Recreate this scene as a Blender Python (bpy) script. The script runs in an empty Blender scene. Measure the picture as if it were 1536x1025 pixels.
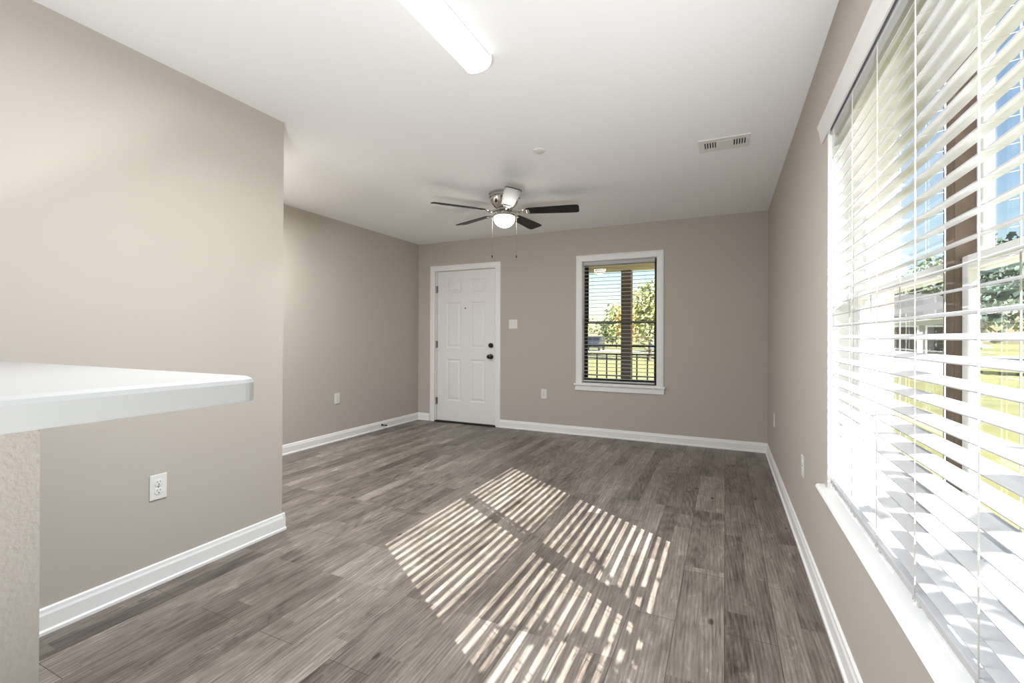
import bpy, bmesh, math, random
from mathutils import Vector, Matrix

random.seed(7)
SC = bpy.context.scene
COL = SC.collection

# ------------------------------------------------------------------ camera
cam_data = bpy.data.cameras.new('camera')
cam = bpy.data.objects.new('camera', cam_data)
COL.objects.link(cam)
YAW, PITCH, ROLL = 0.43513, 0.00238, 0.00373
F = Vector((-math.sin(YAW) * math.cos(PITCH), math.cos(YAW) * math.cos(PITCH), math.sin(PITCH)))
R0 = Vector((math.cos(YAW), math.sin(YAW), 0))
U0 = R0.cross(F)
R = R0 * math.cos(ROLL) + U0 * math.sin(ROLL)
U = -R0 * math.sin(ROLL) + U0 * math.cos(ROLL)
m = Matrix((R, U, -F)).transposed().to_4x4()
m.translation = (0, 0, 1.1606)
cam.matrix_world = m
cam_data.sensor_fit = 'HORIZONTAL'
cam_data.sensor_width = 36.0
cam_data.lens = 688.38 / 1536 * 36.0
cam_data.shift_y = -9.1 / 1536
cam_data.clip_start = 0.02
cam_data.clip_end = 500
SC.camera = cam

# ------------------------------------------------------------------ sky, sun, exposure
world = bpy.data.worlds.new('sky')
SC.world = world
world.use_nodes = True
wn = world.node_tree
sky = wn.nodes.new('ShaderNodeTexSky')
sky.sky_type = 'NISHITA'
sky.sun_disc = False
sky.sun_elevation = math.radians(37)
sky.sun_rotation = math.radians(122)
sky.air_density = 1.3
sky.dust_density = 0.6
sky.ozone_density = 2.5
bg = wn.nodes['Background']
bg.inputs['Strength'].default_value = 0.115
wn.links.new(sky.outputs[0], bg.inputs['Color'])

sun_data = bpy.data.lights.new('sun', 'SUN')
sun_data.energy = 12.5
sun_data.angle = math.radians(0.22)
sun_data.color = (1.0, 0.98, 0.955)
sun = bpy.data.objects.new('sun', sun_data)
COL.objects.link(sun)
sun.location = (20, -12, 18)
sun.rotation_euler = Vector((-1.0, 0.668, -0.885)).to_track_quat('-Z', 'Y').to_euler()

SC.view_settings.view_transform = 'Standard'
SC.view_settings.look = 'None'
SC.view_settings.gamma = 1.0
SC.view_settings.use_curve_mapping = False
SC.view_settings.exposure = 1.0

LENS_EMIT = 0.6        # fluorescent diffusers
HALL_FILL = 22.0       # added fill light, unseen round the corner of the cream wall
TUBE_POWER = 28.0      # the light the fluorescent tubes throw down
UP_TILT = 42.0         # lean of the added floor fill towards the room
BOWL_EMIT = 13.0        # fan light bowl

# ------------------------------------------------------------------ materials
def lin(c):
    return tuple(((v / 255) / 12.92 if v / 255 <= 0.04045 else ((v / 255 + 0.055) / 1.055) ** 2.4) for v in c) + (1,)

def mat(name, rgb, rough=0.6, metal=0.0, bump=0.0, bscale=200.0, var=0.0, vscale=6.0, emit=0.0, spec=0.5, bdist=0.002):
    M = bpy.data.materials.new(name)
    M.use_nodes = True
    nt = M.node_tree
    b = nt.nodes['Principled BSDF']
    b.inputs['Base Color'].default_value = lin(rgb)
    b.inputs['Roughness'].default_value = rough
    b.inputs['Metallic'].default_value = metal
    b.inputs['Specular IOR Level'].default_value = spec
    tc = nt.nodes.new('ShaderNodeTexCoord')
    if var:
        n = nt.nodes.new('ShaderNodeTexNoise')
        n.inputs['Scale'].default_value = vscale
        n.inputs['Detail'].default_value = 5
        nt.links.new(tc.outputs['Object'], n.inputs['Vector'])
        mx = nt.nodes.new('ShaderNodeMix'); mx.data_type = 'RGBA'
        c = lin(rgb)
        mx.inputs['A'].default_value = tuple(v * (1 - var) for v in c[:3]) + (1,)
        mx.inputs['B'].default_value = tuple(min(1, v * (1 + var)) for v in c[:3]) + (1,)
        nt.links.new(n.outputs['Fac'], mx.inputs['Factor'])
        nt.links.new(mx.outputs['Result'], b.inputs['Base Color'])
    if bump:
        n2 = nt.nodes.new('ShaderNodeTexNoise')
        n2.inputs['Scale'].default_value = bscale
        n2.inputs['Detail'].default_value = 3
        nt.links.new(tc.outputs['Object'], n2.inputs['Vector'])
        bp = nt.nodes.new('ShaderNodeBump')
        bp.inputs['Strength'].default_value = bump
        bp.inputs['Distance'].default_value = bdist
        nt.links.new(n2.outputs['Fac'], bp.inputs['Height'])
        nt.links.new(bp.outputs['Normal'], b.inputs['Normal'])
    if emit:
        b.inputs['Emission Color'].default_value = lin(rgb)
        b.inputs['Emission Strength'].default_value = emit
    return M

def glass_mat():
    M = bpy.data.materials.new('window_glass')
    M.use_nodes = True
    nt = M.node_tree
    nt.nodes.remove(nt.nodes['Principled BSDF'])
    out = nt.nodes['Material Output']
    tr = nt.nodes.new('ShaderNodeBsdfTransparent')
    tr.inputs[0].default_value = (0.97, 0.985, 0.98, 1)
    gl = nt.nodes.new('ShaderNodeBsdfGlossy')
    gl.inputs['Roughness'].default_value = 0.0
    lw = nt.nodes.new('ShaderNodeLayerWeight')      # Schlick's reflectance from the facing angle
    lw.inputs['Blend'].default_value = 0.5
    pw = nt.nodes.new('ShaderNodeMath'); pw.operation = 'POWER'; pw.inputs[1].default_value = 5
    nt.links.new(lw.outputs['Facing'], pw.inputs[0])
    fr = nt.nodes.new('ShaderNodeMath'); fr.operation = 'MULTIPLY_ADD'
    fr.inputs[1].default_value = 0.96; fr.inputs[2].default_value = 0.035
    nt.links.new(pw.outputs[0], fr.inputs[0])
    mx = nt.nodes.new('ShaderNodeMixShader')
    nt.links.new(fr.outputs[0], mx.inputs[0])
    nt.links.new(tr.outputs[0], mx.inputs[1])
    nt.links.new(gl.outputs[0], mx.inputs[2])
    nt.links.new(mx.outputs[0], out.inputs['Surface'])
    return M

def floor_mat():
    M = bpy.data.materials.new('vinyl_plank')
    M.use_nodes = True
    nt = M.node_tree; L = nt.links
    b = nt.nodes['Principled BSDF']
    N = lambda t: nt.nodes.new(t)
    tc = N('ShaderNodeTexCoord')
    sep = N('ShaderNodeSeparateXYZ'); L.new(tc.outputs['Object'], sep.inputs[0])
    comb = N('ShaderNodeCombineXYZ')
    L.new(sep.outputs['Y'], comb.inputs['X']); L.new(sep.outputs['X'], comb.inputs['Y'])
    def brick(w, h, off, freq, mortar):
        br = N('ShaderNodeTexBrick')
        br.offset = off; br.offset_frequency = freq; br.squash = 1
        br.inputs['Scale'].default_value = 1
        br.inputs['Brick Width'].default_value = w
        br.inputs['Row Height'].default_value = h
        br.inputs['Mortar Size'].default_value = mortar
        br.inputs['Mortar Smooth'].default_value = 0.0
        br.inputs['Color1'].default_value = (0, 0, 0, 1)
        br.inputs['Color2'].default_value = (1, 1, 1, 1)
        br.inputs['Mortar'].default_value = (0.35, 0.35, 0.35, 1)
        L.new(comb.outputs[0], br.inputs['Vector'])
        return br
    pl = brick(1.22, 0.184, 0.37, 2, 0.0011)
    st = brick(0.83, 0.092, 0.41, 3, 0.0)
    # every strip shifts the grain
    sh = N('ShaderNodeVectorMath'); sh.operation = 'MULTIPLY_ADD'
    L.new(st.outputs['Color'], sh.inputs[0]); sh.inputs[1].default_value = (3.7, 9.1, 5.3)
    L.new(tc.outputs['Object'], sh.inputs[2])
    def noise(sx, sy, detail, rough, dist=0.0, src=None):
        mp = N('ShaderNodeMapping'); mp.inputs['Scale'].default_value = (sx, sy, 1)
        L.new((src or sh).outputs[0], mp.inputs['Vector'])
        n = N('ShaderNodeTexNoise'); n.inputs['Scale'].default_value = 1.0
        n.inputs['Detail'].default_value = detail; n.inputs['Roughness'].default_value = rough
        n.inputs['Distortion'].default_value = dist
        L.new(mp.outputs[0], n.inputs['Vector'])
        return n.outputs['Fac']
    def madd(a, k, c):
        n = N('ShaderNodeMath'); n.operation = 'MULTIPLY_ADD'
        L.new(a, n.inputs[0]); n.inputs[1].default_value = k
        if isinstance(c, float): n.inputs[2].default_value = c
        else: L.new(c, n.inputs[2])
        return n.outputs[0]
    def mul(a, c):
        n = N('ShaderNodeMath'); n.operation = 'MULTIPLY'
        L.new(a, n.inputs[0]); L.new(c, n.inputs[1])
        return n.outputs[0]
    def step(a, lo, hi):
        n = N('ShaderNodeMapRange'); n.interpolation_type = 'SMOOTHSTEP'
        n.inputs['From Min'].default_value = lo; n.inputs['From Max'].default_value = hi
        L.new(a, n.inputs['Value'])
        return n.outputs['Result']
    g1 = noise(42, 2.4, 9, .72, 1.0)             # long grain
    g2 = noise(6, 2.4, 7, .66, .6)               # worn blotches
    g4 = noise(190, 9, 4, .6)                    # fine fibre
    fine = step(noise(95, 3.0, 5, .6, .6), .56, .68)        # dark grain lines
    scuff = step(noise(11, 5.5, 8, .75, .4), .54, .74)      # pale scraped patches
    saw = step(noise(7, 130, 3, .6), .45, .62)              # marks across the board
    dark = step(noise(16, 4.5, 8, .72, .8), .57, .74)       # dark weathering
    mk = N('ShaderNodeMapping'); mk.inputs['Scale'].default_value = (5.5, 2.6, 1)
    L.new(sh.outputs[0], mk.inputs['Vector'])
    vo = N('ShaderNodeTexVoronoi'); vo.inputs['Scale'].default_value = 1.0
    L.new(mk.outputs[0], vo.inputs['Vector'])
    knot = step(vo.outputs['Distance'], .085, .03)
    mp3 = N('ShaderNodeMapping'); mp3.inputs['Scale'].default_value = (9, 1.0, 1)
    L.new(sh.outputs[0], mp3.inputs['Vector'])
    wv = N('ShaderNodeTexWave'); wv.wave_type = 'RINGS'; wv.rings_direction = 'Z'
    wv.inputs['Scale'].default_value = 2.4; wv.inputs['Distortion'].default_value = 5.0
    wv.inputs['Detail'].default_value = 3; wv.inputs['Detail Scale'].default_value = 1.2
    L.new(mp3.outputs[0], wv.inputs['Vector'])
    v = madd(pl.outputs['Color'], 0.11, -0.49)
    v = madd(st.outputs['Color'], 0.20, v)
    v = madd(g1, 0.62, v)
    v = madd(g2, 0.72, v)
    v = madd(wv.outputs['Fac'], 0.09, v)
    v = madd(g4, 0.34, v)
    v = madd(fine, -0.13, v)
    v = madd(dark, -0.20, v)
    v = madd(scuff, 0.20, v)
    v = madd(mul(scuff, saw), 0.10, v)
    v = madd(knot, -0.35, v)
    cr = N('ShaderNodeValToRGB')
    el = cr.color_ramp.elements
    el[0].position = 0.20; el[0].color = lin((64, 56, 50))
    el[1].position = 0.86; el[1].color = lin((172, 163, 153))
    for p, c in ((0.36, (92, 83, 76)), (0.50, (116, 107, 99)), (0.66, (136, 127, 118))):
        e = cr.color_ramp.elements.new(p); e.color = lin(c)
    L.new(v, cr.inputs['Fac'])
    mx = N('ShaderNodeMix'); mx.data_type = 'RGBA'
    L.new(pl.outputs['Fac'], mx.inputs['Factor'])
    L.new(cr.outputs['Color'], mx.inputs['A'])
    mx.inputs['B'].default_value = lin((66, 58, 51))
    L.new(mx.outputs['Result'], b.inputs['Base Color'])
    b.inputs['Roughness'].default_value = 0.42
    b.inputs['Specular IOR Level'].default_value = 0.35
    bp = N('ShaderNodeBump'); bp.inputs['Strength'].default_value = 0.25; bp.inputs['Distance'].default_value = 0.001
    L.new(v, bp.inputs['Height']); L.new(bp.outputs['Normal'], b.inputs['Normal'])
    return M

def brick_mat(name, c1, c2, mortar, swap):
    M = bpy.data.materials.new(name)
    M.use_nodes = True
    nt = M.node_tree; L = nt.links
    b = nt.nodes['Principled BSDF']
    tc = nt.nodes.new('ShaderNodeTexCoord')
    sep = nt.nodes.new('ShaderNodeSeparateXYZ'); L.new(tc.outputs['Object'], sep.inputs[0])
    ad = nt.nodes.new('ShaderNodeMath'); ad.operation = 'ADD'
    L.new(sep.outputs['X'], ad.inputs[0]); L.new(sep.outputs['Y'], ad.inputs[1])
    cb = nt.nodes.new('ShaderNodeCombineXYZ')
    L.new(ad.outputs[0], cb.inputs['X']); L.new(sep.outputs['Z'], cb.inputs['Y'])
    br = nt.nodes.new('ShaderNodeTexBrick')
    br.inputs['Scale'].default_value = 1
    br.inputs['Brick Width'].default_value = 0.2
    br.inputs['Row Height'].default_value = 0.067
    br.inputs['Mortar Size'].default_value = 0.008
    br.inputs['Color1'].default_value = lin(c1); br.inputs['Color2'].default_value = lin(c2)
    br.inputs['Mortar'].default_value = lin(mortar)
    L.new(cb.outputs[0], br.inputs['Vector'])
    L.new(br.outputs['Color'], b.inputs['Base Color'])
    b.inputs['Roughness'].default_value = 0.9
    return M

M = {
    'paint': mat('greige_wall_paint', (189, 181, 172), 0.75, bump=0.12, bscale=140, spec=0.25),
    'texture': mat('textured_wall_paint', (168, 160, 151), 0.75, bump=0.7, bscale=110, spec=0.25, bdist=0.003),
    'ceiling': mat('ceiling_paint', (246, 246, 245), 0.85, bump=0.08, bscale=120, spec=0.2),
    'floor': floor_mat(),
    'trim': mat('white_trim_paint', (240, 240, 238), 0.4, var=0.01),
    'door': mat('white_door_paint', (234, 234, 232), 0.45, var=0.01),
    'plastic': mat('white_plastic', (228, 227, 223), 0.35, var=0.01),
    'slot': mat('dark_slot', (22, 20, 18), 0.7, var=0.05),
    'blind': mat('white_blind_slat', (188, 188, 190), 0.38, var=0.01),
    'cord': mat('white_cord', (205, 203, 198), 0.8, var=0.03),
    'valance': mat('blind_valance', (216, 214, 210), 0.4, var=0.01),
    'black': mat('black_metal', (12, 12, 12), 0.35, var=0.05),
    'sash': mat('black_sash', (14, 14, 15), 0.45, var=0.05),
    'nickel': mat('brushed_nickel', (150, 147, 142), 0.35, metal=0.9, var=0.03),
    'chrome': mat('polished_nickel', (205, 202, 198), 0.14, metal=1.0, var=0.03),
    'blade': mat('black_fan_blade', (5, 5, 5), 0.4, var=0.2, vscale=20, spec=0.25),
    'lens': mat('lit_diffuser', (255, 252, 246), 0.4, emit=LENS_EMIT),
    'bowl': mat('lit_glass_bowl', (255, 250, 242), 0.3, emit=BOWL_EMIT),
    'laminate': mat('pale_grey_laminate', (166, 166, 165), 0.35, var=0.03, vscale=60),
    'glass': glass_mat(),
    'wood': mat('brown_wood_mullion', (120, 103, 89), 0.6, var=0.2, vscale=18),
    'brick': brick_mat('pink_brick', (196, 158, 142), (176, 136, 120), (214, 206, 198), 0),
    'post': mat('brown_porch_post', (104, 88, 80), 0.7, var=0.12, vscale=14),
    'tan': mat('tan_porch_ceiling', (216, 200, 164), 0.7, var=0.05),
    'concrete': mat('porch_concrete', (170, 165, 156), 0.9, var=0.1),
    'rail': mat('dark_bronze_railing', (46, 38, 34), 0.5, var=0.05),
    'lawn': mat('lawn_grass', (124, 121, 74), 0.95, var=0.35, vscale=0.9),
    'road': mat('asphalt', (150, 148, 145), 0.9, var=0.1),
    'bark': mat('tree_bark', (96, 82, 68), 0.9, var=0.2),
    'leaf': mat('green_leaves', (92, 110, 66), 0.7, var=0.45, vscale=1.2),
    'leaf_pale': mat('pale_leaves', (158, 160, 104), 0.7, var=0.35, vscale=1.2),
    'leaf_autumn': mat('autumn_leaves', (206, 170, 96), 0.7, var=0.3, vscale=1.2),
    'leaf_blue': mat('pine_leaves', (74, 94, 78), 0.75, var=0.4, vscale=1.2),
    'siding': mat('grey_siding', (176, 174, 170), 0.8, var=0.05),
    'shingle': mat('dark_shingles', (88, 86, 86), 0.9, var=0.15),
    'car_blue': mat('blue_car_paint', (70, 108, 160), 0.25, var=0.03),
    'car_white': mat('white_car_paint', (228, 228, 226), 0.25, var=0.01),
    'car_dark': mat('dark_car_paint', (44, 46, 52), 0.25, var=0.03),
    'car_glass': mat('car_window', (24, 28, 32), 0.1, var=0.05),
    'tyre': mat('tyre_rubber', (24, 24, 24), 0.8, var=0.05),
    'backing': mat('duct_interior', (34, 32, 30), 0.9, var=0.05),
}

# ------------------------------------------------------------------ helpers
def wloc(o):
    p = Vector((0, 0, 0))
    while o:
        p += Vector(o.location); o = o.parent
    return p

def obj(name, bm, material, parent=None, smooth=False, label=None, local=False):
    """link a bmesh as ONE mesh object; coordinates are the room's unless local"""
    if parent is not None and not local:
        bmesh.ops.translate(bm, verts=bm.verts, vec=-wloc(parent))
    me = bpy.data.meshes.new(name)
    bmesh.ops.recalc_face_normals(bm, faces=bm.faces)
    bm.to_mesh(me); bm.free()
    me.materials.append(material)
    if smooth:
        for p in me.polygons: p.use_smooth = True
        try: me.set_sharp_from_angle(angle=math.radians(38))
        except Exception: pass
    o = bpy.data.objects.new(name, me)
    COL.objects.link(o)
    if parent is not None: o.parent = parent
    if label: o['label'] = label
    return o

def tag(o, label, cat, group=None):
    o['label'] = label; o['category'] = cat
    if group: o['group'] = group
    return o

def thing(name, loc, label, cat, group=None):
    o = bpy.data.objects.new(name, None)
    COL.objects.link(o); o.location = loc; o.empty_display_size = 0.05
    return tag(o, label, cat, group)

def root(name, loc, label=None):
    o = bpy.data.objects.new(name, None)
    COL.objects.link(o); o.location = loc; o.empty_display_size = 0.05
    o['kind'] = 'structure'
    if label: o['label'] = label
    return o

def struct(o, label=None):
    o['kind'] = 'structure'
    if label: o['label'] = label
    return o

def copy_thing(src, loc, label, rotz=None):
    """a copy of a thing with copies of its parts and sub-parts"""
    r = src.copy(); COL.objects.link(r); r.location = loc; r['label'] = label
    if rotz is not None: r.rotation_euler = (0, 0, rotz)
    for ch in src.children:
        c = ch.copy(); COL.objects.link(c); c.parent = r
        for g in ch.children:
            d = g.copy(); COL.objects.link(d); d.parent = c
    return r

def BM(): return bmesh.new()

def box(bm, x0, x1, y0, y1, z0, z1, bevel=0.0, seg=2):
    r = bmesh.ops.create_cube(bm, size=1)
    vs = r['verts']
    for v in vs:
        v.co = Vector((x0 + (v.co.x + .5) * (x1 - x0), y0 + (v.co.y + .5) * (y1 - y0), z0 + (v.co.z + .5) * (z1 - z0)))
    if bevel:
        es = list({e for v in vs for e in v.link_edges})
        bmesh.ops.bevel(bm, geom=es, offset=bevel, segments=seg, profile=0.6, affect='EDGES')
    return bm

def prism(bm, pts, axis, a0, a1):
    """extrude a 2D outline along an axis; the outline is in the other two axes, in x,y,z order"""
    def P(p, a):
        return {'x': (a, p[0], p[1]), 'y': (p[0], a, p[1]), 'z': (p[0], p[1], a)}[axis]
    A = [bm.verts.new(P(p, a0)) for p in pts]
    B = [bm.verts.new(P(p, a1)) for p in pts]
    n = len(pts)
    bm.faces.new(A); bm.faces.new(B[::-1])
    for i in range(n):
        bm.faces.new((A[i], B[i], B[(i + 1) % n], A[(i + 1) % n]))
    return bm

def lathe(bm, prof, c=(0, 0, 0), seg=40, axis='z', cap=True):
    rings = []
    for r, z in prof:
        ring = []
        for i in range(seg):
            a = 2 * math.pi * i / seg
            p = (r * math.cos(a), r * math.sin(a), z)
            if axis == 'y': p = (p[0], p[2], p[1])
            if axis == 'x': p = (p[2], p[0], p[1])
            ring.append(bm.verts.new((p[0] + c[0], p[1] + c[1], p[2] + c[2])))
        rings.append(ring)
    for A, B in zip(rings, rings[1:]):
        for i in range(seg):
            bm.faces.new((A[i], A[(i + 1) % seg], B[(i + 1) % seg], B[i]))
    if cap:
        bm.faces.new(rings[0][::-1]); bm.faces.new(rings[-1])
    return bm

def tube(bm, pts, r, seg=8, r1=None):
    pts = [Vector(p) for p in pts]
    rings = []
    for i, p in enumerate(pts):
        d = (pts[min(i + 1, len(pts) - 1)] - pts[max(i - 1, 0)]).normalized()
        a = d.orthogonal().normalized() if i == 0 else (rings[-1][1] - d * rings[-1][1].dot(d)).normalized()
        b = d.cross(a)
        rr = r if r1 is None else r + (r1 - r) * i / (len(pts) - 1)
        rings.append(([bm.verts.new(p + (a * math.cos(2 * math.pi * k / seg) + b * math.sin(2 * math.pi * k / seg)) * rr) for k in range(seg)], a))
    for (A, _), (B, _) in zip(rings, rings[1:]):
        for k in range(seg):
            bm.faces.new((A[k], A[(k + 1) % seg], B[(k + 1) % seg], B[k]))
    bm.faces.new(rings[0][0][::-1]); bm.faces.new(rings[-1][0])
    return bm

# ------------------------------------------------------------------ the room shell
XR, YB, XL, XP, YP, H = 0.387, 5.261, -3.887, -2.402, 1.913, 2.438
YF = -2.8                                   # rear wall behind the camera
WO = 0.61                                   # outer face of the brick wall
RY0, RY1, RZ0, RZ1 = 0.47, 2.30, 0.512, 2.055      # opening in wall_right
BX0, BX1, BZ0, BZ1 = -1.537, -0.680, 0.613, 2.052  # opening in wall_back
DX0, DX1, DZ = -3.60, -2.665, 2.055                # door opening

struct(obj('floor', box(BM(), XL - .15, WO, YF - .1, YB + .2, -0.12, 0), M['floor']), 'grey brown weathered wood plank floor')
struct(obj('ceiling', box(BM(), XL - .15, WO, YF - .1, YB + .2, H, H + .15), M['ceiling']), 'smooth white ceiling')

b = BM()
xo = 0.552
box(b, XR, xo, YF, RY0, 0, H); box(b, XR, xo, RY1, YB + .2, 0, H)
box(b, XR, xo, RY0, RY1, 0, RZ0); box(b, XR, xo, RY0, RY1, RZ1, H)
struct(obj('wall_right', b, M['paint']), 'greige wall with the large blinded window')
b = BM()
box(b, xo, WO, YF, RY0, -.2, H); box(b, xo, WO, RY1, YB + .2, -.2, H)
box(b, xo, WO, RY0, RY1, -.2, RZ0); box(b, xo, WO, RY0, RY1, RZ1, H)
struct(obj('wall_outside_brick', b, M['brick']), 'pinkish brick facing outside the right window')

b = BM()
yo = YB + .16
box(b, XL, DX0, YB, yo, 0, H); box(b, DX0, DX1, YB, yo, DZ, H); box(b, DX1, BX0, YB, yo, 0, H)
box(b, BX0, BX1, YB, yo, 0, BZ0); box(b, BX0, BX1, YB, yo, BZ1, H); box(b, BX1, XR, YB, yo, 0, H)
struct(obj('wall_back', b, M['paint']), 'greige back wall with the white door and small window')
struct(obj('wall_left', box(BM(), XL - .15, XL, YP - .2, YB + .16, 0, H), M['paint']), 'greige left wall beside the entry door')
struct(obj('wall_partition', box(BM(), XL, XP, YF, YP, 0, H), M['paint']), 'cream wall at the left, ending in an outside corner')
struct(obj('wall_rear', box(BM(), XP, XR, YF - .1, YF, 0, H), M['paint']), 'greige wall behind the kitchen')

# baseboards: profile (distance from wall, height)
BP = [(0, 0), (.022, 0), (.022, .012), (.0145, .018), (.014, .072), (.010, .082), (.0085, .094), (.004, .099), (0, .099)]
def base_x(x, s, y0, y1, name, label):       # along y on the wall x, s = side the board stands on
    return struct(obj(name, prism(BM(), [(x + s * d, z) for d, z in BP], 'y', y0, y1), M['trim']), label)
def base_y(y, s, spans, name, label):
    b = BM()
    for x0, x1 in spans: prism(b, [(y + s * d, z) for d, z in BP], 'x', x0, x1)
    return struct(obj(name, b, M['trim']), label)
base_x(XR, -1, YF, YB, 'baseboard_right', 'white baseboard under the large window')
base_x(XL, 1, YP, YB, 'baseboard_left', 'white baseboard along the far left wall')
base_y(YB, -1, [(XL, -3.69), (-2.61, XR)], 'baseboard_back', 'white baseboard along the back wall')
b = BM()
prism(b, [(XP + d, z) for d, z in BP], 'y', YF, YP + .014)
prism(b, [(YP + d, z) for d, z in BP], 'x', XL, XP + .014)
struct(obj('baseboard_partition', b, M['trim']), 'white baseboard on the cream wall, wrapping its corner')

# ------------------------------------------------------------------ door
door = root('door_1', ((DX0 + DX1) / 2, YB, 0), 'white six panel entry door with black knob and deadbolt')
sx0, sx1, sz0, sz1 = -3.582, -2.682, 0.018, 2.040
b = BM()
yf = YB + .012                              # slab's front face
xs = [sx0, sx0 + .150, sx0 + .378, sx0 + .522, sx0 + .750, sx1]
zs = [sz0, sz0 + .275, sz0 + .835, sz0 + .985, sz0 + 1.600, sz0 + 1.725, sz0 + 1.900, sz1]
for i in range(5):
    for j in range(7):
        x0, x1, z0, z1 = xs[i], xs[i + 1], zs[j], zs[j + 1]
        if i in (1, 3) and j in (1, 3, 5):
            rings = []
            for ins, dep in ((0, 0), (.012, .009), (.022, .010), (.045, .002), (.05, .002)):
                rings.append([b.verts.new(v) for v in ((x0 + ins, yf + dep, z0 + ins), (x1 - ins, yf + dep, z0 + ins), (x1 - ins, yf + dep, z1 - ins), (x0 + ins, yf + dep, z1 - ins))])
            for A, B in zip(rings, rings[1:]):
                for k in range(4): b.faces.new((A[k], A[(k + 1) % 4], B[(k + 1) % 4], B[k]))
            b.faces.new(rings[-1])
        else:
            b.faces.new([b.verts.new(v) for v in ((x0, yf, z0), (x1, yf, z0), (x1, yf, z1), (x0, yf, z1))])
bmesh.ops.remove_doubles(b, verts=b.verts, dist=1e-5)
box(b, sx0, sx1, yf + .0105, yf + .044, sz0, sz1)
for x0, x1, z0, z1 in ((sx0, sx0 + .001, sz0, sz1), (sx1 - .001, sx1, sz0, sz1), (sx0, sx1, sz1 - .001, sz1), (sx0, sx1, sz0, sz0 + .001)):
    box(b, x0, x1, yf, yf + .011, z0, z1)
slab = obj('door_slab', b, M['door'], door)
b = BM()
box(b, DX0, sx0 - .004, YB + .0, YB + .14, 0, DZ); box(b, sx1 + .004, DX1, YB, YB + .14, 0, DZ); box(b, DX0, DX1, YB, YB + .14, sz1 + .004, DZ)
obj('door_jamb', b, M['trim'], door)
CP = [(0, 0), (.018, 0), (.018, .045), (.012, .062), (.008, .075), (0, .075)]   # casing: proud of the wall, across
b = BM()
ix0, ix1, it = DX0 - .012, DX1 - .020, 2.043
def casing(b, ix0, ix1, it, bottom, w=.078, y=YB):
    """mitred flat casing with an eased outer edge, legs down to bottom"""
    prof = [(0.0, .012), (.010, .017), (w - .022, .018), (w - .006, .014), (w, .006)]
    loops = []
    for off, pr in [(0, 0.0)] + prof + [(w, 0.0)]:
        loops.append([b.verts.new((ix0 - off, y - pr, bottom)), b.verts.new((ix0 - off, y - pr, it + off)),
                      b.verts.new((ix1 + off, y - pr, it + off)), b.verts.new((ix1 + off, y - pr, bottom))])
    for A, B in zip(loops, loops[1:]):
        for k in range(3): b.faces.new((A[k], A[k + 1], B[k + 1], B[k]))
    for k in (0, 3): b.faces.new([l[k] for l in loops])
    return b
obj('door_casing', casing(b, sx0 - .028, sx1 + .0, it + .002, 0), M['trim'], door)
obj('threshold', box(BM(), DX0, DX1, YB - .03, YB + .13, 0, .016, .004), M['slot'], door)
for zc in (.28, 1.05, 1.80):
    b = BM()
    lathe(b, [(.006, -.05), (.006, .05)], (sx0 - .006, YB - .004, zc), 10)
    box(b, sx0 - .024, sx0 + .014, YB + .004, YB + .0115, zc - .045, zc + .045)
    obj('hinge', b, M['nickel'], door)
kx = -2.748
kb = obj('door_knob', lathe(BM(), [(.033, yf - YB), (.033, -.008), (.014, -.012), (.012, -.03), (.024, -.036), (.029, -.048), (.027, -.060), (.012, -.066)], (kx, YB, .90), 24, 'y'), M['black'], door, True, 'black round door knob')
obj('deadbolt', lathe(BM(), [(.031, yf - YB), (.031, -.010), (.025, -.018), (.010, -.019)], (kx, YB, 1.045), 24, 'y'), M['black'], door, True, 'black deadbolt above the knob')
obj('peephole', lathe(BM(), [(.009, yf - YB), (.009, .006), (.004, .004)], (-3.135, YB, 1.535), 14, 'y'), M['slot'], door, True, 'small dark peephole')

# ------------------------------------------------------------------ windows
def sash(name, mk, parent, axis, p0, p1, a0, a1, z0, z1, stile, rail_b, rail_t):
    """a sash: frame of stiles and rails and its pane; axis = the axis the sash runs along"""
    def bx(b, u0, u1, z0, z1, q0=p0, q1=p1):
        if axis == 'y': box(b, q0, q1, u0, u1, z0, z1, .002, 1)
        else: box(b, u0, u1, q0, q1, z0, z1, .002, 1)
    b = BM()
    bx(b, a0, a0 + stile, z0, z1); bx(b, a1 - stile, a1, z0, z1)
    bx(b, a0 + stile, a1 - stile, z0, z0 + rail_b); bx(b, a0 + stile, a1 - stile, z1 - rail_t, z1)
    s = obj(name, b, M[mk], parent)
    b = BM()
    pm = (p0 + p1) / 2
    if axis == 'y': box(b, pm - .002, pm + .002, a0 + stile - .005, a1 - stile + .005, z0 + rail_b - .005, z1 - rail_t + .005)
    else: box(b, a0 + stile - .005, a1 - stile + .005, pm - .002, pm + .002, z0 + rail_b - .005, z1 - rail_t + .005)
    obj('pane', b, M['glass'], s)
    return s

# back window: black sashes inside a white cased opening
win = root('window_1', ((BX0 + BX1) / 2, YB, BZ0), 'small back window with black sashes and white casing')
b = casing(BM(), BX0 + .006, BX1 - .006, BZ1 - .006, BZ0, .076)
obj('window_casing', b, M['trim'], win)
b = BM()
for x0, x1, z0, z1 in ((BX0, BX0 + .008, BZ0, BZ1), (BX1 - .008, BX1, BZ0, BZ1), (BX0, BX1, BZ1 - .008, BZ1), (BX0, BX1, BZ0, BZ0 + .008)):
    box(b, x0, x1, YB - .001, YB + .085, z0, z1)
obj('window_jamb', b, M['trim'], win)
b = BM()
for x0, x1, z0, z1 in ((BX0 + .008, BX0 + .024, BZ0 + .008, BZ1 - .008), (BX1 - .024, BX1 - .008, BZ0 + .008, BZ1 - .008), (BX0 + .024, BX1 - .024, BZ1 - .024, BZ1 - .008), (BX0 + .024, BX1 - .024, BZ0 + .008, BZ0 + .024)):
    box(b, x0, x1, YB + .085, YB + .15, z0, z1)
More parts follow.
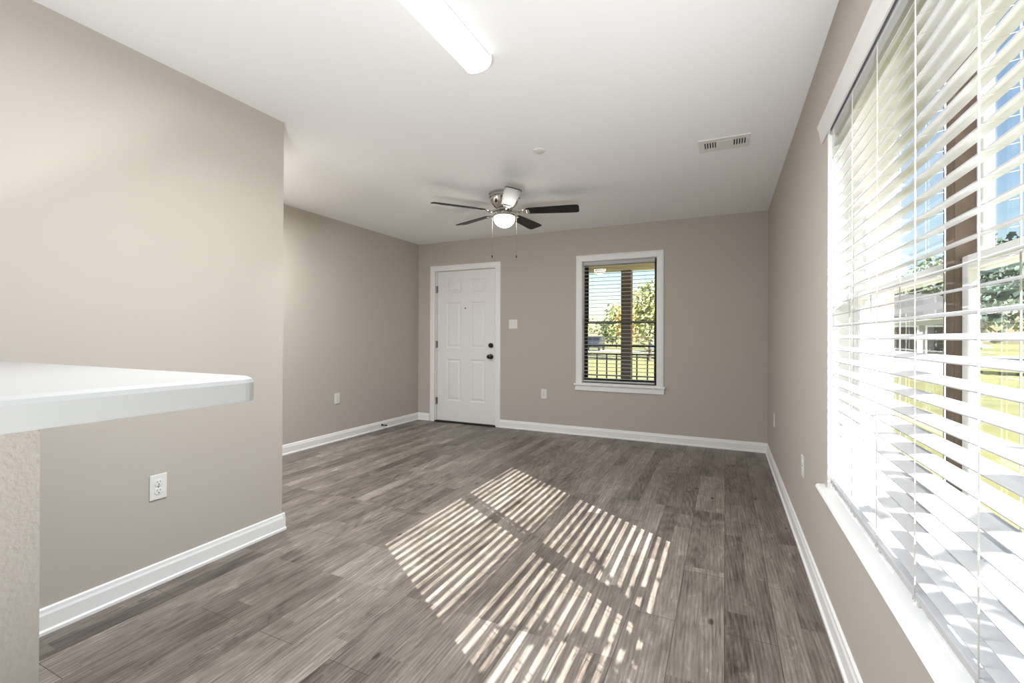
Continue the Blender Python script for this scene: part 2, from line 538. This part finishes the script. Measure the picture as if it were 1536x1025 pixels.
obj('window_frame', b, M['sash'], win)
sash('lower_sash', 'sash', win, 'x', YB + .088, YB + .114, BX0 + .024, BX1 - .024, BZ0 + .024, 1.345, .022, .03, .028)
sash('upper_sash', 'sash', win, 'x', YB + .118, YB + .144, BX0 + .024, BX1 - .024, 1.318, BZ1 - .024, .022, .028, .022)
b = box(BM(), BX0 - .088, BX1 + .088, YB - .036, YB + .01, BZ0 - .022, BZ0, .006)
obj('window_stool', b, M['trim'], win)
obj('window_apron', box(BM(), BX0 - .076, BX1 + .076, YB - .016, YB, BZ0 - .084, BZ0 - .022, .004), M['trim'], win)

# twin windows in the right wall
fx0, fx1 = .475, .552
MY0, MY1 = 1.375, 1.434
def twin(name, y0, y1, jamb, label):
    """one double-hung unit; jamb = the side that stands in the wall, the other side is the mullion"""
    w = root(name, (fx0, (y0 + y1) / 2, .53), label)
    z0, z1 = .545, RZ1 - .005
    b = BM()
    if jamb > 0: box(b, fx0, fx1, y1 - .012, y1, z0, z1)
    else: box(b, fx0, fx1, y0, y0 + .012, z0, z1)
    box(b, fx0, fx1, y0, y1, z1 - .014, z1); box(b, fx0, fx1, y0, y1, z0 - .012, z0 + .014)
    obj('window_frame', b, M['trim'], w)
    ya, yb = (y0 + .002, y1 - .011) if jamb > 0 else (y0 + .011, y1 - .002)
    sash('lower_sash', 'trim', w, 'y', .486, .505, ya, yb, z0 + .014, 1.345, .030, .04, .032)
    sash('upper_sash', 'trim', w, 'y', .511, .530, ya, yb, 1.312, z1 - .014, .030, .032, .03)
    return w
twin('window_2', MY1, RY1 - .012, 1, 'far unit of the large twin window')
twin('window_3', RY0 + .012, MY0, -1, 'near unit of the large twin window')
b = box(BM(), fx0, .512, MY0, MY0 + .004, .53, RZ1)
box(b, fx0 - .002, .512, MY0 + .005, MY1, .53, RZ1, .002, 1)
struct(obj('trim_1', b, M['wood']), 'brown wood mullion between the twin windows')
# stool of the twin window, with its nose over the wall
st = [(fx0 + .03, .508), (XR - .022, .508), (XR - .029, .512), (XR - .032, .519), (XR - .029, .526), (XR - .022, .530), (fx0 + .03, .530)]
b = prism(BM(), st, 'y', RY0 + .001, RY1 - .001)
nose = [(XR, .508)] + st[1:6] + [(XR, .530)]
prism(b, nose, 'y', RY1 - .001, RY1 + .062); prism(b, nose, 'y', RY0 - .062, RY0 + .001)
struct(obj('trim_2', b, M['trim']), 'white window stool under the large blind')
b = BM()
box(b, XR + .001, fx0, RY1 - .010, RY1, .530, RZ1); box(b, XR + .001, fx0, RY0, RY0 + .010, .530, RZ1); box(b, XR + .001, fx0, RY0 + .01, RY1 - .01, RZ1 - .008, RZ1)
struct(obj('trim_3', b, M['trim']), 'white jamb lining of the large window opening')

# ------------------------------------------------------------------ blinds
def slat_bm(axis, half, a0, a1, tilt, th=.0028, crown=.0022):
    """a slightly crowned faux-wood slat round its own centre line; tilt > 0 lifts its outer edge"""
    n = 4
    up, dn = [], []
    for i in range(n + 1):
        u = -half + 2 * half * i / n
        zc = crown * (1 - (u / half) ** 2)
        for lst, dz in ((up, th / 2), (dn, -th / 2)):
            z = zc + dz
            lst.append((u * math.cos(tilt) - z * math.sin(tilt), u * math.sin(tilt) + z * math.cos(tilt)))
    out = up + dn[::-1]
    return prism(BM(), out, axis, a0, a1)

# large blind, right wall
cx = .420
SP, TILT = .0465, math.radians(15.5)
by0, by1 = RY0 + .022, RY1 - .022
blind = thing('window_blind', (cx, (by0 + by1) / 2, .535), 'wide white slatted blind covering the large twin window', 'blind')
zsl = [1.210 + SP * k for k in range(-13, 17)]
proto = None
for zc in zsl:
    if proto is None:
        proto = obj('slat', slat_bm('y', .0209, by0, by1, TILT), M['blind'], None)
        me = proto.data
        for v in me.vertices: v.co.y -= blind.location.y
        proto.parent = blind; s = proto
    else:
        s = proto.copy(); COL.objects.link(s); s.parent = blind
    s.location = (0, 0, zc - blind.location.z)
zt, zb = zsl[-1], zsl[0]
obj('head_rail', box(BM(), XR + .006, XR + .062, by0, by1, 2.000, 2.046, .002, 1), M['blind'], blind)
vp = [(XR - .022, 2.088), (XR - .0235, 2.082), (XR - .016, 2.062), (XR - .013, 2.040), (XR - .010, 2.022), (XR - .006, 2.012), (XR - .001, 2.012), (XR - .001, 2.088)]
obj('valance', prism(BM(), vp, 'y', RY0 - .095, RY1 + .098), M['valance'], blind, False, 'white moulded valance')
brz = zb - .034
b = box(BM(), cx - .026, cx + .026, by0, by1, brz - .009, brz + .009, .004)
obj('bottom_rail', b, M['blind'], blind)
LY = [2.215, 1.920, 1.634, 1.342, 1.050, .760, .540]
for y in LY:
    b = BM()
    for dx, dz in ((-.0262, -.004), (.0262, .004)):
        tube(b, [(cx + dx, y, brz), (cx + dx, y, 2.02)], .0015, 6)
    for zc in zsl:
        tube(b, [(cx - .0262, y, zc - .0095), (cx + .0262, y, zc - .0005)], .0006, 4)
    tube(b, [(cx - .0275, y - .006, brz - .012), (cx - .029, y, brz + .004), (cx - .0275, y + .006, brz - .012)], .0011, 6)
    obj('ladder_cord', b, M['cord'], blind)
for y in LY[:5]:
    b = BM()
    lathe(b, [(.0035, -.008), (.0055, -.004), (.0055, .001), (.002, .003)], (cx - .020, y - .012, brz - .012), 12)
    obj('cord_plug', b, M['cord'], blind)

# small blind, back wall
cy = YB + .042
bb = thing('window_blind', ((BX0 + BX1) / 2, cy, BZ0 + .03), 'small white slatted blind over the black framed back window', 'blind')
bx0, bx1 = BX0 + .014, BX1 - .030
SPB = .0437
zs2 = [BZ0 + .062 + SPB * k for k in range(31)]
proto = None
for zc in zs2:
    if proto is None:
        proto = obj('slat', slat_bm('x', .0235, bx0 + .004, bx1 - .004, math.radians(1.5)), M['blind'], None)
        for v in proto.data.vertices: v.co.x -= bb.location.x
        proto.parent = bb; s = proto
    else:
        s = proto.copy(); COL.objects.link(s); s.parent = bb
    s.location = (0, 0, zc - bb.location.z)
obj('head_rail', box(BM(), bx0, bx1, cy - .028, cy + .028, 2.002, 2.042, .002, 1), M['blind'], bb)
obj('bottom_rail', box(BM(), bx0 + .002, bx1 - .002, cy - .025, cy + .025, BZ0 + .020, BZ0 + .038, .004), M['blind'], bb)
for x in (-1.417, -1.115, -.815):
    b = BM()
    for dy in (-.0258, .0258): tube(b, [(x, cy + dy, BZ0 + .03), (x, cy + dy, 2.005)], .0008, 6)
    for zc in zs2: tube(b, [(x, cy - .0258, zc - .003), (x, cy + .0258, zc - .003)], .0005, 4)
    obj('ladder_cord', b, M['cord'], bb)

# ------------------------------------------------------------------ breakfast bar
CX1, CY1, CT, CB = -.935, .690, 1.072, 1.018
pony = thing('half_wall', (-1.7, .33, 0), 'textured greige half wall standing under the grey counter', 'half wall')
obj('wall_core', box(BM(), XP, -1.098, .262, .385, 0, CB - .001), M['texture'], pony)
prof_r = .05
def outline(ins):
    """counter outline with a clipped, rounded far corner"""
    x1, y1, y0, x0 = CX1 - ins, CY1 - ins, -1.2, XP + .001
    pts = [(x0, y0), (x1, y0)]
    r = max(.036 - ins, .004)
    for i in range(7):
        a = math.pi / 2 * i / 6
        pts.append((x1 - r + r * math.cos(a), y1 - r + r * math.sin(a)))
    pts.append((x0, y1))
    return pts
cdat = []
b = BM()
levels = [(.002, CB), (0, CB + .002), (0, CT - .014), (.003, CT - .006), (.013, CT - .001), (.018, CT)]
OY0 = .05
loops = []
for ins, z in levels:
    pts = outline(ins)
    pts[0] = (pts[0][0], OY0 + ins); pts[1] = (pts[1][0], OY0 + ins)
    loops.append([b.verts.new((x, y, z)) for x, y in pts])
n = len(loops[0])
for A, B in zip(loops, loops[1:]):
    for k in range(n): b.faces.new((A[k], A[(k + 1) % n], B[(k + 1) % n], B[k]))
b.faces.new(loops[0][::-1]); b.faces.new(loops[-1])
tag(obj('countertop', b, M['laminate']), 'pale grey bar countertop with a rounded corner at the cream wall', 'counter')

# ------------------------------------------------------------------ outlets and switch
def outlet(loc, rotz, label):
    """a duplex wall outlet; local +Y points out of the wall's face towards the room as -Y"""
    t = thing('wall_outlet', loc, label, 'outlet', 'duplex wall outlets')
    t.rotation_euler = (0, 0, rotz)
    obj('cover_plate', box(BM(), -.036, .036, -.006, 0, -.058, .058, .003), M['plastic'], t, local=True)
    for zc in (-.0195, .0195):
        b = BM()
        pts = []
        for i in range(28):
            a = 2 * math.pi * i / 28
            pts.append((.0172 * math.cos(a), zc + max(-.0138, min(.0138, .0172 * math.sin(a)))))
        prism(b, pts, 'y', -.0085, -.005)
        f = obj('receptacle', b, M['plastic'], t, local=True)
        b = BM()
        box(b, -.0075, -.0055, -.0088, -.0080, zc + .001, zc + .0085); box(b, .0052, .0072, -.0088, -.0080, zc + .002, zc + .008)
        lathe(b, [(.0028, -.0088), (.0028, -.0080)], (0, 0, zc - .0065), 10, 'y')
        obj('socket_slots', b, M['slot'], f, local=True)
    obj('cover_screw', lathe(BM(), [(.003, -.0072), (.003, -.005)], (0, 0, 0), 10, 'y'), M['nickel'], t, local=True)
    return t
o1 = outlet((XP, 1.249, .453), math.pi / 2, 'white duplex outlet on the cream wall below the counter')
copy_thing(o1, (XL, 3.783, .472), 'white duplex outlet on the far greige wall near the entry door', math.pi / 2)
copy_thing(o1, (-2.011, YB, .461), 'white duplex outlet low on the back wall between door and window', 0.0)
copy_thing(o1, (XR, 4.540, .449), 'white duplex outlet on the window wall near the back corner', -math.pi / 2)
copy_thing(o1, (XR, 2.940, .460), 'white duplex outlet on the window wall closest to the large blind', -math.pi / 2)

sw = thing('light_switch', (-2.428, YB, 1.317), 'white double toggle light switch on the back wall beside the door', 'switch')
obj('cover_plate', box(BM(), -.058, .058, -.006, 0, -.058, .058, .003), M['plastic'], sw, local=True)
for x, d in ((-.023, .010), (.023, -.010)):
    b = BM()
    prism(b, [(-.005, -.006 + d * .2), (-.016, d - .004), (-.016, d + .004), (-.005, .006 + d * .2)], 'x', x - .005, x + .005)
    obj('toggle', b, M['plastic'], sw, local=True)
    for z in (.030, -.030):
        obj('cover_screw', lathe(BM(), [(.0028, -.0072), (.0028, -.005)], (x, 0, z), 8, 'y'), M['nickel'], sw, local=True)

# door stop on the left baseboard
ds = thing('door_stop', (XL + .014, 4.50, .055), 'black spring door stop on the far left baseboard', 'door stop')
pts = [(i * .0011, .0065 * math.cos(i * .9), .0065 * math.sin(i * .9)) for i in range(58)]
obj('stop_spring', tube(BM(), pts, .0017, 6), M['black'], ds, True, local=True)
obj('stop_base', lathe(BM(), [(.012, 0), (.012, .004), (.007, .008)], (0, 0, 0), 16, 'x'), M['black'], ds, True, local=True)
obj('stop_tip', lathe(BM(), [(.008, .060), (.009, .064), (.009, .076), (.006, .080)], (0, 0, 0), 16, 'x'), M['black'], ds, True, local=True)

# ------------------------------------------------------------------ ceiling: fluorescent light, disc, vent
def strip_light(x, y0, y1, label, group=None):
    t = thing('fluorescent_light', (x, (y0 + y1) / 2, H), label, 'ceiling light', group)
    h = .068
    obj('light_pan', box(BM(), x - .062, x + .062, y0 + .004, y1 - .004, H - .022, H, .003), M['plastic'], t)
    pr = []
    for i in range(15):
        a = math.pi * i / 14
        pr.append((x + .066 * math.copysign(abs(math.cos(a)) ** .7, math.cos(a)), H - .016 - (h - .016) * math.sin(a) ** .8))
    obj('diffuser', prism(BM(), pr, 'y', y0 + .006, y1 - .006), M['lens'], t, True)
    ld = bpy.data.lights.new('fluorescent_tube', 'AREA')
    ld.shape = 'RECTANGLE'; ld.size = .10; ld.size_y = y1 - y0 - .06; ld.energy = TUBE_POWER; ld.color = (.94, .97, 1.0)
    lo = bpy.data.objects.new('fluorescent_tube', ld); COL.objects.link(lo)
    lo.parent = t; lo.location = (0, 0, -h - .002)
    for ya, yb in ((y0, y0 + .007), (y1 - .007, y1)):
        pr2 = [(x - .070, H)] + [(x + (px - x) * 1.07, H - .016 - (H - .016 - pz) * 1.07) for px, pz in pr[::-1]] + [(x + .070, H)]
        obj('end_cap', prism(BM(), pr2, 'y', ya, yb), M['plastic'], t)
    return t
strip_light(-1.030, .63, 1.842, 'long lit white fluorescent light on the ceiling above the counter')

def dome_fill(x, y, power, label):  # unseen ceiling fill, added to brighten the back of the room
    t = thing('dome_fill', (x, y, H), label, 'ceiling light')
    obj('light_pan', lathe(BM(), [(.17, H), (.17, H - .018), (.155, H - .022)], (x, y, 0), 36), M['plastic'], t, True)
    pr = [(.150 * math.cos(math.pi / 2 * i / 10) + .001, H - .020 - .055 * math.sin(math.pi / 2 * i / 10)) for i in range(11)]
    obj('glass_dome', lathe(BM(), pr, (x, y, 0), 36), M['lens'], t, True)
    ld = bpy.data.lights.new('hall_fill', 'AREA')
    ld.shape = 'DISK'; ld.size = .26; ld.energy = power; ld.color = (.94, .97, 1.0)
    lo = bpy.data.objects.new('hall_fill', ld); COL.objects.link(lo)
    lo.parent = t; lo.location = (0, 0, -.078)
dome_fill(-3.25, 2.30, HALL_FILL, 'added unseen dome fill light in the hall corner behind the cream wall')
# added fill light behind the viewer, standing in for a bounced flash
def fill_uplight(x, y, power, label):
    t = thing('floor_fill', (x, y, 0), label, 'fill light')
    obj('can', lathe(BM(), [(.12, 0), (.12, .02), (.09, .03), (.10, .30), (.092, .30), (.084, .10), (.01, .09)], (x, y, 0), 32), M['trim'], t, True)
    ld = bpy.data.lights.new('uplight_fill', 'SPOT')
    ld.energy = power; ld.shadow_soft_size = .08; ld.color = (.94, .97, 1.0)
    ld.spot_size = math.radians(108); ld.spot_blend = 1.0
    lo = bpy.data.objects.new('uplight_fill', ld); COL.objects.link(lo)
    lo.parent = t; lo.location = (0, 0, .31); lo.rotation_euler = Vector((-.35 * math.sin(math.radians(UP_TILT)), math.sin(math.radians(UP_TILT)), math.cos(math.radians(UP_TILT)))).to_track_quat('-Z', 'Y').to_euler()
fill_uplight(.0, -.8, 165, 'added unseen fill light on the kitchen floor behind the viewer')


tag(obj('ceiling_disc', lathe(BM(), [(.044, H), (.044, H - .004), (.038, H - .009), (.012, H - .010)], (-1.163, 2.930, 0), 32), M['plastic'], smooth=True), 'small round white cover disc on the ceiling in front of the fan', 'ceiling disc')

vt = thing('air_vent', (-.012, 3.313, H), 'white rectangular air vent in the ceiling near the window wall', 'vent')
vx0, vx1, vy0, vy1 = -.165, .142, 3.212, 3.412
b = BM()
t0, t1 = H - .009, H - .001
slots = [(-.128 + i * .0155, .0075) for i in range(5)] + [(.046 + i * .0155, .0075) for i in range(5)]
sy0, sy1 = vy0 + .045, vy1 - .045
box(b, vx0, vx1, vy0, sy0, t0, t1); box(b, vx0, vx1, sy1, vy1, t0, t1)
px = vx0
for s0, w in slots:
    box(b, px, s0, sy0, sy1, t0, t1); px = s0 + w
box(b, px, vx1, sy0, sy1, t0, t1)
obj('vent_face', b, M['plastic'], vt)
obj('vent_panel', box(BM(), -.048, .036, vy0 + .038, vy1 - .038, H - .012, H - .009, .001, 1), M['plastic'], vt)
obj('vent_backing', box(BM(), vx0 + .01, vx1 - .01, vy0 + .01, vy1 - .01, H - .001, H - .0002), M['backing'], vt, False, 'dark duct behind the slots')
b = box(BM(), .128, .134, sy0 + .02, sy1 - .02, H - .016, H - .008, .002, 1)
obj('damper_lever', b, M['plastic'], vt)

# ------------------------------------------------------------------ ceiling fan
FX, FY = -1.790, 3.680
fan = thing('ceiling_fan', (FX, FY, H), 'polished nickel ceiling fan with five black blades and lit bowl', 'ceiling fan')
obj('canopy', lathe(BM(), [(.132, H), (.140, H - .004), (.140, H - .016), (.134, H - .020), (.136, H - .024), (.136, H - .040), (.128, H - .046)], (FX, FY, 0), 56), M['chrome'], fan, True)
obj('motor_housing', lathe(BM(), [(.127, H - .045), (.124, H - .070), (.112, H - .096), (.094, H - .118), (.074, H - .134), (.060, H - .140)], (FX, FY, 0), 56), M['chrome'], fan, True)
obj('rotor', lathe(BM(), [(.060, H - .139), (.074, H - .143), (.076, H - .156), (.062, H - .161), (.040, H - .163)], (FX, FY, 0), 48), M['chrome'], fan, True)
obj('switch_housing', lathe(BM(), [(.040, H - .162), (.046, H - .168), (.046, H - .188), (.060, H - .192), (.098, H - .195), (.103, H - .200), (.103, H - .214), (.096, H - .217)], (FX, FY, 0), 48), M['chrome'], fan, True)
pr = [(.092, H - .216)]
for i in range(1, 13):
    a = math.pi / 2 * i / 12
    pr.append((.094 * math.cos(a) + .001, H - .220 - .084 * math.sin(a)))
obj('glass_bowl', lathe(BM(), pr, (FX, FY, 0), 48), M['bowl'], fan, True, 'lit white glass bowl')
BZ = H - .166
ba = []
def blade_bm(pitch):
    pts = []
    r0, r1, w0, w1 = .185, .660, .050, .066
    for i in range(9):                       # rounded root
        a = math.pi / 2 + math.pi * i / 8
        pts.append((r0 + .035 + .035 * math.cos(a), w0 * math.sin(a)))
    c = .026
    pts.append((r1 - .10, -w1))
    for i in range(5):
        a = -math.pi / 2 + math.pi / 2 * i / 4
        pts.append((r1 - c + c * math.cos(a), -w1 + c + c * math.sin(a)))
    for i in range(5):
        a = math.pi / 2 * i / 4
        pts.append((r1 - c + c * math.cos(a), w1 - c + c * math.sin(a)))
    pts.append((r1 - .10, w1))
    b = prism(BM(), pts, 'z', -.003, .003)
    bmesh.ops.rotate(b, verts=b.verts, cent=(0, 0, 0), matrix=Matrix.Rotation(pitch, 3, 'X'))
    return b
def iron_bm(pitch):
    b = BM()
    tube(b, [(.055, 0, .012), (.085, 0, .004), (.115, 0, -.010), (.145, 0, -.012), (.175, 0, -.006)], .0095, 10)
    q = BM()
    box(q, .165, .225, -.034, .034, -.0085, -.0035, .002, 1)
    for yy in (-.022, 0, .022): lathe(q, [(.005, -.012), (.005, -.008)], (.205, yy, 0), 10)
    bmesh.ops.rotate(q, verts=q.verts, cent=(0, 0, 0), matrix=Matrix.Rotation(pitch, 3, 'X'))
    me = bpy.data.meshes.new('tmp'); q.to_mesh(me); q.free(); b.from_mesh(me); bpy.data.meshes.remove(me)
    return b
PIT = math.radians(-12)
b0 = i0 = None
for k in range(5):
    ang = math.radians(14 + 72 * k)
    if b0 is None:
        i0 = obj('blade_iron', iron_bm(PIT), M['chrome'], fan, True, local=True)
        b0 = obj('blade', blade_bm(PIT), M['blade'], fan, local=True)
        i, bl = i0, b0
    else:
        i = i0.copy(); COL.objects.link(i); bl = b0.copy(); COL.objects.link(bl); i.parent = fan; bl.parent = fan
    for o in (i, bl):
        o.location = (0, 0, BZ - H); o.rotation_euler = (0, 0, ang)
for sgn in (-1, 1):
    px, py = FX + sgn * .108 * R.x, FY + sgn * .108 * R.y
    zt_, zb_ = H - .205, 1.885
    b = BM()
    tube(b, [(FX + sgn * .098 * R.x, FY + sgn * .098 * R.y, zt_), (px, py, zt_ - .004), (px, py, zb_)], .0010, 6)
    c = obj('pull_chain', b, M['nickel'], fan)
    obj('pull_knob', lathe(BM(), [(.002, zb_ + .002), (.005, zb_ - .004), (.006, zb_ - .014), (.003, zb_ - .022)], (px, py, 0), 12), M['black'], c, True)

# ------------------------------------------------------------------ outside
GZ = -.22
b = BM()
box(b, -90, 110, -60, 150, GZ - .1, GZ)
struct(obj('lawn', b, M['lawn']), 'sunny yellow green lawn outside')
struct(obj('road', box(BM(), -90, 110, 40, 47, GZ, GZ + .02), M['road']), 'pale road beyond the lawn')
struct(obj('porch_floor', box(BM(), -6, 1.4, yo, 7.15, GZ, -.05), M['concrete']), 'concrete porch floor outside the door')
struct(obj('porch_ceiling', box(BM(), -6, 1.4, yo, 7.6, 2.42, 2.5), M['tan']), 'tan porch ceiling')
b = BM()
box(b, -6, 1.4, 6.86, 7.00, 2.15, 2.42)
for k in range(2): box(b, -6, 1.4, 6.855, 6.86, 2.235 + .09 * k, 2.24 + .09 * k)
struct(obj('porch_beam', b, M['tan']), 'tan porch beam seen above the small blind')
pp = thing('porch_post', (-1.335, 6.93, -.05), 'square brown porch post behind the small back window', 'post')
obj('post_shaft', box(BM(), -1.408, -1.262, 6.86, 7.005, -.05, 2.15, .006), M['post'], pp)
obj('post_base', box(BM(), -1.409, -1.261, 6.859, 7.006, -.05, .03, .001), M['post'], pp)
def railing(x0, x1, label):
    t = thing('porch_railing', ((x0 + x1) / 2, 6.93, -.05), label, 'railing', 'porch railings')
    for z, w in ((1.03, .022), (.900, .014), (.575, .010), (.02, .014)):
        obj('rail', box(BM(), x0, x1, 6.93 - w, 6.93 + w, z - w * .8, z + w * .8, .003, 1), M['rail'], t)
    n = int((x1 - x0) / .134)
    for k in range(1, n + 1):
        x = x0 + (x1 - x0) * (k - .5) / n
        obj('baluster', box(BM(), x - .009, x + .009, 6.921, 6.939, -.05, .90), M['rail'], t)
railing(-2.60, -1.410, 'dark porch railing on the door side of the brown post')
railing(-1.260, -.35, 'dark porch railing on the window side of the brown post')

def leaf_blob(b, c, r, n, size, flat=1.0):
    for _ in range(n):
        while True:
            p = Vector((random.uniform(-1, 1), random.uniform(-1, 1), random.uniform(-1, 1)))
            if .25 < p.length < 1: break
        p = Vector((p.x * r[0], p.y * r[1], p.z * r[2])) + Vector(c)
        a = Vector((random.gauss(0, 1), random.gauss(0, 1), random.gauss(0, 1))).normalized()
        u = a.orthogonal().normalized(); v = a.cross(u)
        s = size * random.uniform(.6, 1.3)
        b.faces.new([b.verts.new(p + q) for q in (u * s, v * s * .55, -u * s, -v * s * .55)])

def tree(loc, h, cr, leaf, label, n=900, size=.22, group=None, low=.28):
    x, y = loc
    t = thing('garden_tree', (x, y, GZ), label, 'tree', group)
    b = BM()
    tube(b, [(0, 0, 0), (.04 * h * .2, 0, h * .3), (0, .03 * h * .2, h * .6), (.02, 0, h * .9)], .035 * h * .5, 8, .006 * h)
    for k in range(7):
        a = k * 2.4; z = h * (.35 + .07 * k)
        tube(b, [(0, 0, z), (cr * .5 * math.cos(a), cr * .5 * math.sin(a), z + h * .10), (cr * .8 * math.cos(a), cr * .8 * math.sin(a), z + h * .16)], .010 * h, 6, .003 * h)
    obj('trunk', b, M['bark'], t, True, local=True)
    b = BM()
    for k in range(9):
        a = k * 2.4; rr = cr * .55 * (k % 3) / 2
        z = h * (low + (1 - low) * (.28 + .55 * k / 9))
        leaf_blob(b, (rr * math.cos(a), rr * math.sin(a), z), (cr * .62, cr * .62, h * (1 - low) * .24), n // 9, size)
    obj('foliage', b, M[leaf], t, local=True)
    return t

# seen through the back window
tree((-12.2, 57.0), 5.9, 1.9, 'leaf_pale', 'tall pale green tree across the road, standing above its neighbours', 900, .24, None, .1)
tree((-18.2, 60.0), 3.9, 2.6, 'leaf_pale', 'low pale bushy tree at the far end of the row across the road', 900, .24, None, .05)
tree((-15.2, 68.0), 4.4, 2.6, 'leaf', 'low green tree set back behind the row across the road', 900, .24, None, .05)
tree((-8.0, 62.0), 4.2, 1.8, 'leaf', 'low green tree half behind the brown porch post', 900, .24, None, .05)
tree((-5.9, 31.5), 4.2, 1.15, 'leaf_autumn', 'yellow autumn tree just past the porch post', 800, .13, None, .1)
tree((-3.9, 27.0), 5.0, 1.35, 'leaf_pale', 'tall leafy pale green tree on the window side of the porch post', 1500, .13, None, .08)
tree((-1.4, 29.5), 5.4, 1.5, 'leaf', 'dense green tree farthest along on the window side', 1500, .14, None, .06)

def car(loc, rz, body, label):
    t = thing('parked_car', (loc[0], loc[1], GZ + .02), label, 'car')
    t.rotation_euler = (0, 0, rz)
    side = [(-2.1, .35), (-2.15, .70), (-1.6, .88), (-1.0, .95), (-.5, 1.40), (.9, 1.42), (1.5, .98), (2.05, .90), (2.15, .5), (2.05, .32)]
    obj('car_body', prism(BM(), side, 'y', -.85, .85), M[body], t, local=True)
    b = BM()
    prism(b, [(-.88, .99), (-.46, 1.34), (.86, 1.36), (1.36, 1.0)], 'y', -.856, .856)
    for xa, za, xb, zb2 in ((-.98, .98, -.53, 1.36), (1.46, 1.0, .95, 1.38)):
        q = .02 if xa < 0 else -.02
        prism(b, [(xa - q, za + .01), (xb - q, zb2 + .01), (xb, zb2), (xa, za)], 'y', -.70, .70)
    obj('car_window', b, M['car_glass'], t, local=True)
    for wx in (-1.35, 1.35):
        for s in (-1, 1):
            obj('wheel', lathe(BM(), [(.2, s * .70), (.33, s * .72), (.33, s * .87), (.2, s * .88)], (wx, 0, .33), 18, 'y'), M['tyre'], t, True, local=True)
car((-5.7, 45.0), math.radians(100), 'car_blue', 'blue car parked beyond the railing on the window side')
car((-14.6, 60.0 - 15.6), math.radians(84), 'car_white', 'white car parked across the lawn on the door side')
car((-12.1, 45.6), math.radians(95), 'car_dark', 'dark car beside the white one across the lawn')

# seen through the twin window
hs = thing('neighbour_house', (6.9, 21.5, GZ), 'small grey house with dark roof seen between the slats', 'house')
obj('house_wall', box(BM(), 5.1, 7.2, 20.5, 26, GZ, 1.9), M['siding'], hs)
obj('house_roof', prism(BM(), [(20.1, 1.9), (26.4, 1.9), (23.25, 2.9)], 'x', 4.8, 7.5), M['shingle'], hs)
for x in (5.75, 6.65):
    w = obj('house_window', box(BM(), x - .36, x + .36, 20.46, 20.52, .5, 1.6), M['trim'], hs)
    obj('house_pane', box(BM(), x - .30, x + .30, 20.44, 20.47, .56, 1.54), M['car_glass'], w)
TR = [((10.6, 28.5), 6.4, 1.9, 'leaf_blue', 'dark evergreen tree beside the grey house'),
      ((15.2, 33.0), 7.4, 2.5, 'leaf', 'broad green tree second from the grey house'),
      ((20.2, 38.5), 7.6, 2.5, 'leaf_blue', 'dark evergreen tree farthest from the grey house'),
      ((11.6, 23.3), 3.0, 1.5, 'leaf_pale', 'low pale tree standing in front of the evergreens'),
      ((12.4, 38.5), 7.0, 2.6, 'leaf', 'green tree seen behind the evergreen nearest the grey house'),
      ((7.0, 33.5), 5.6, 2.3, 'leaf_blue', 'dark tree showing above the roof of the grey house')]
for loc, h, cr, lf, lb in TR: tree(loc, h, cr, lf, lb, 1300, .2, None, .1)
# unseen tree, added in the side yard to break up the sun patches
t = tree((2.75, -.45), 3.3, .95, 'leaf', 'added unseen tree in the side yard, breaking up the sun at the large window', 620, .075, None, .35)
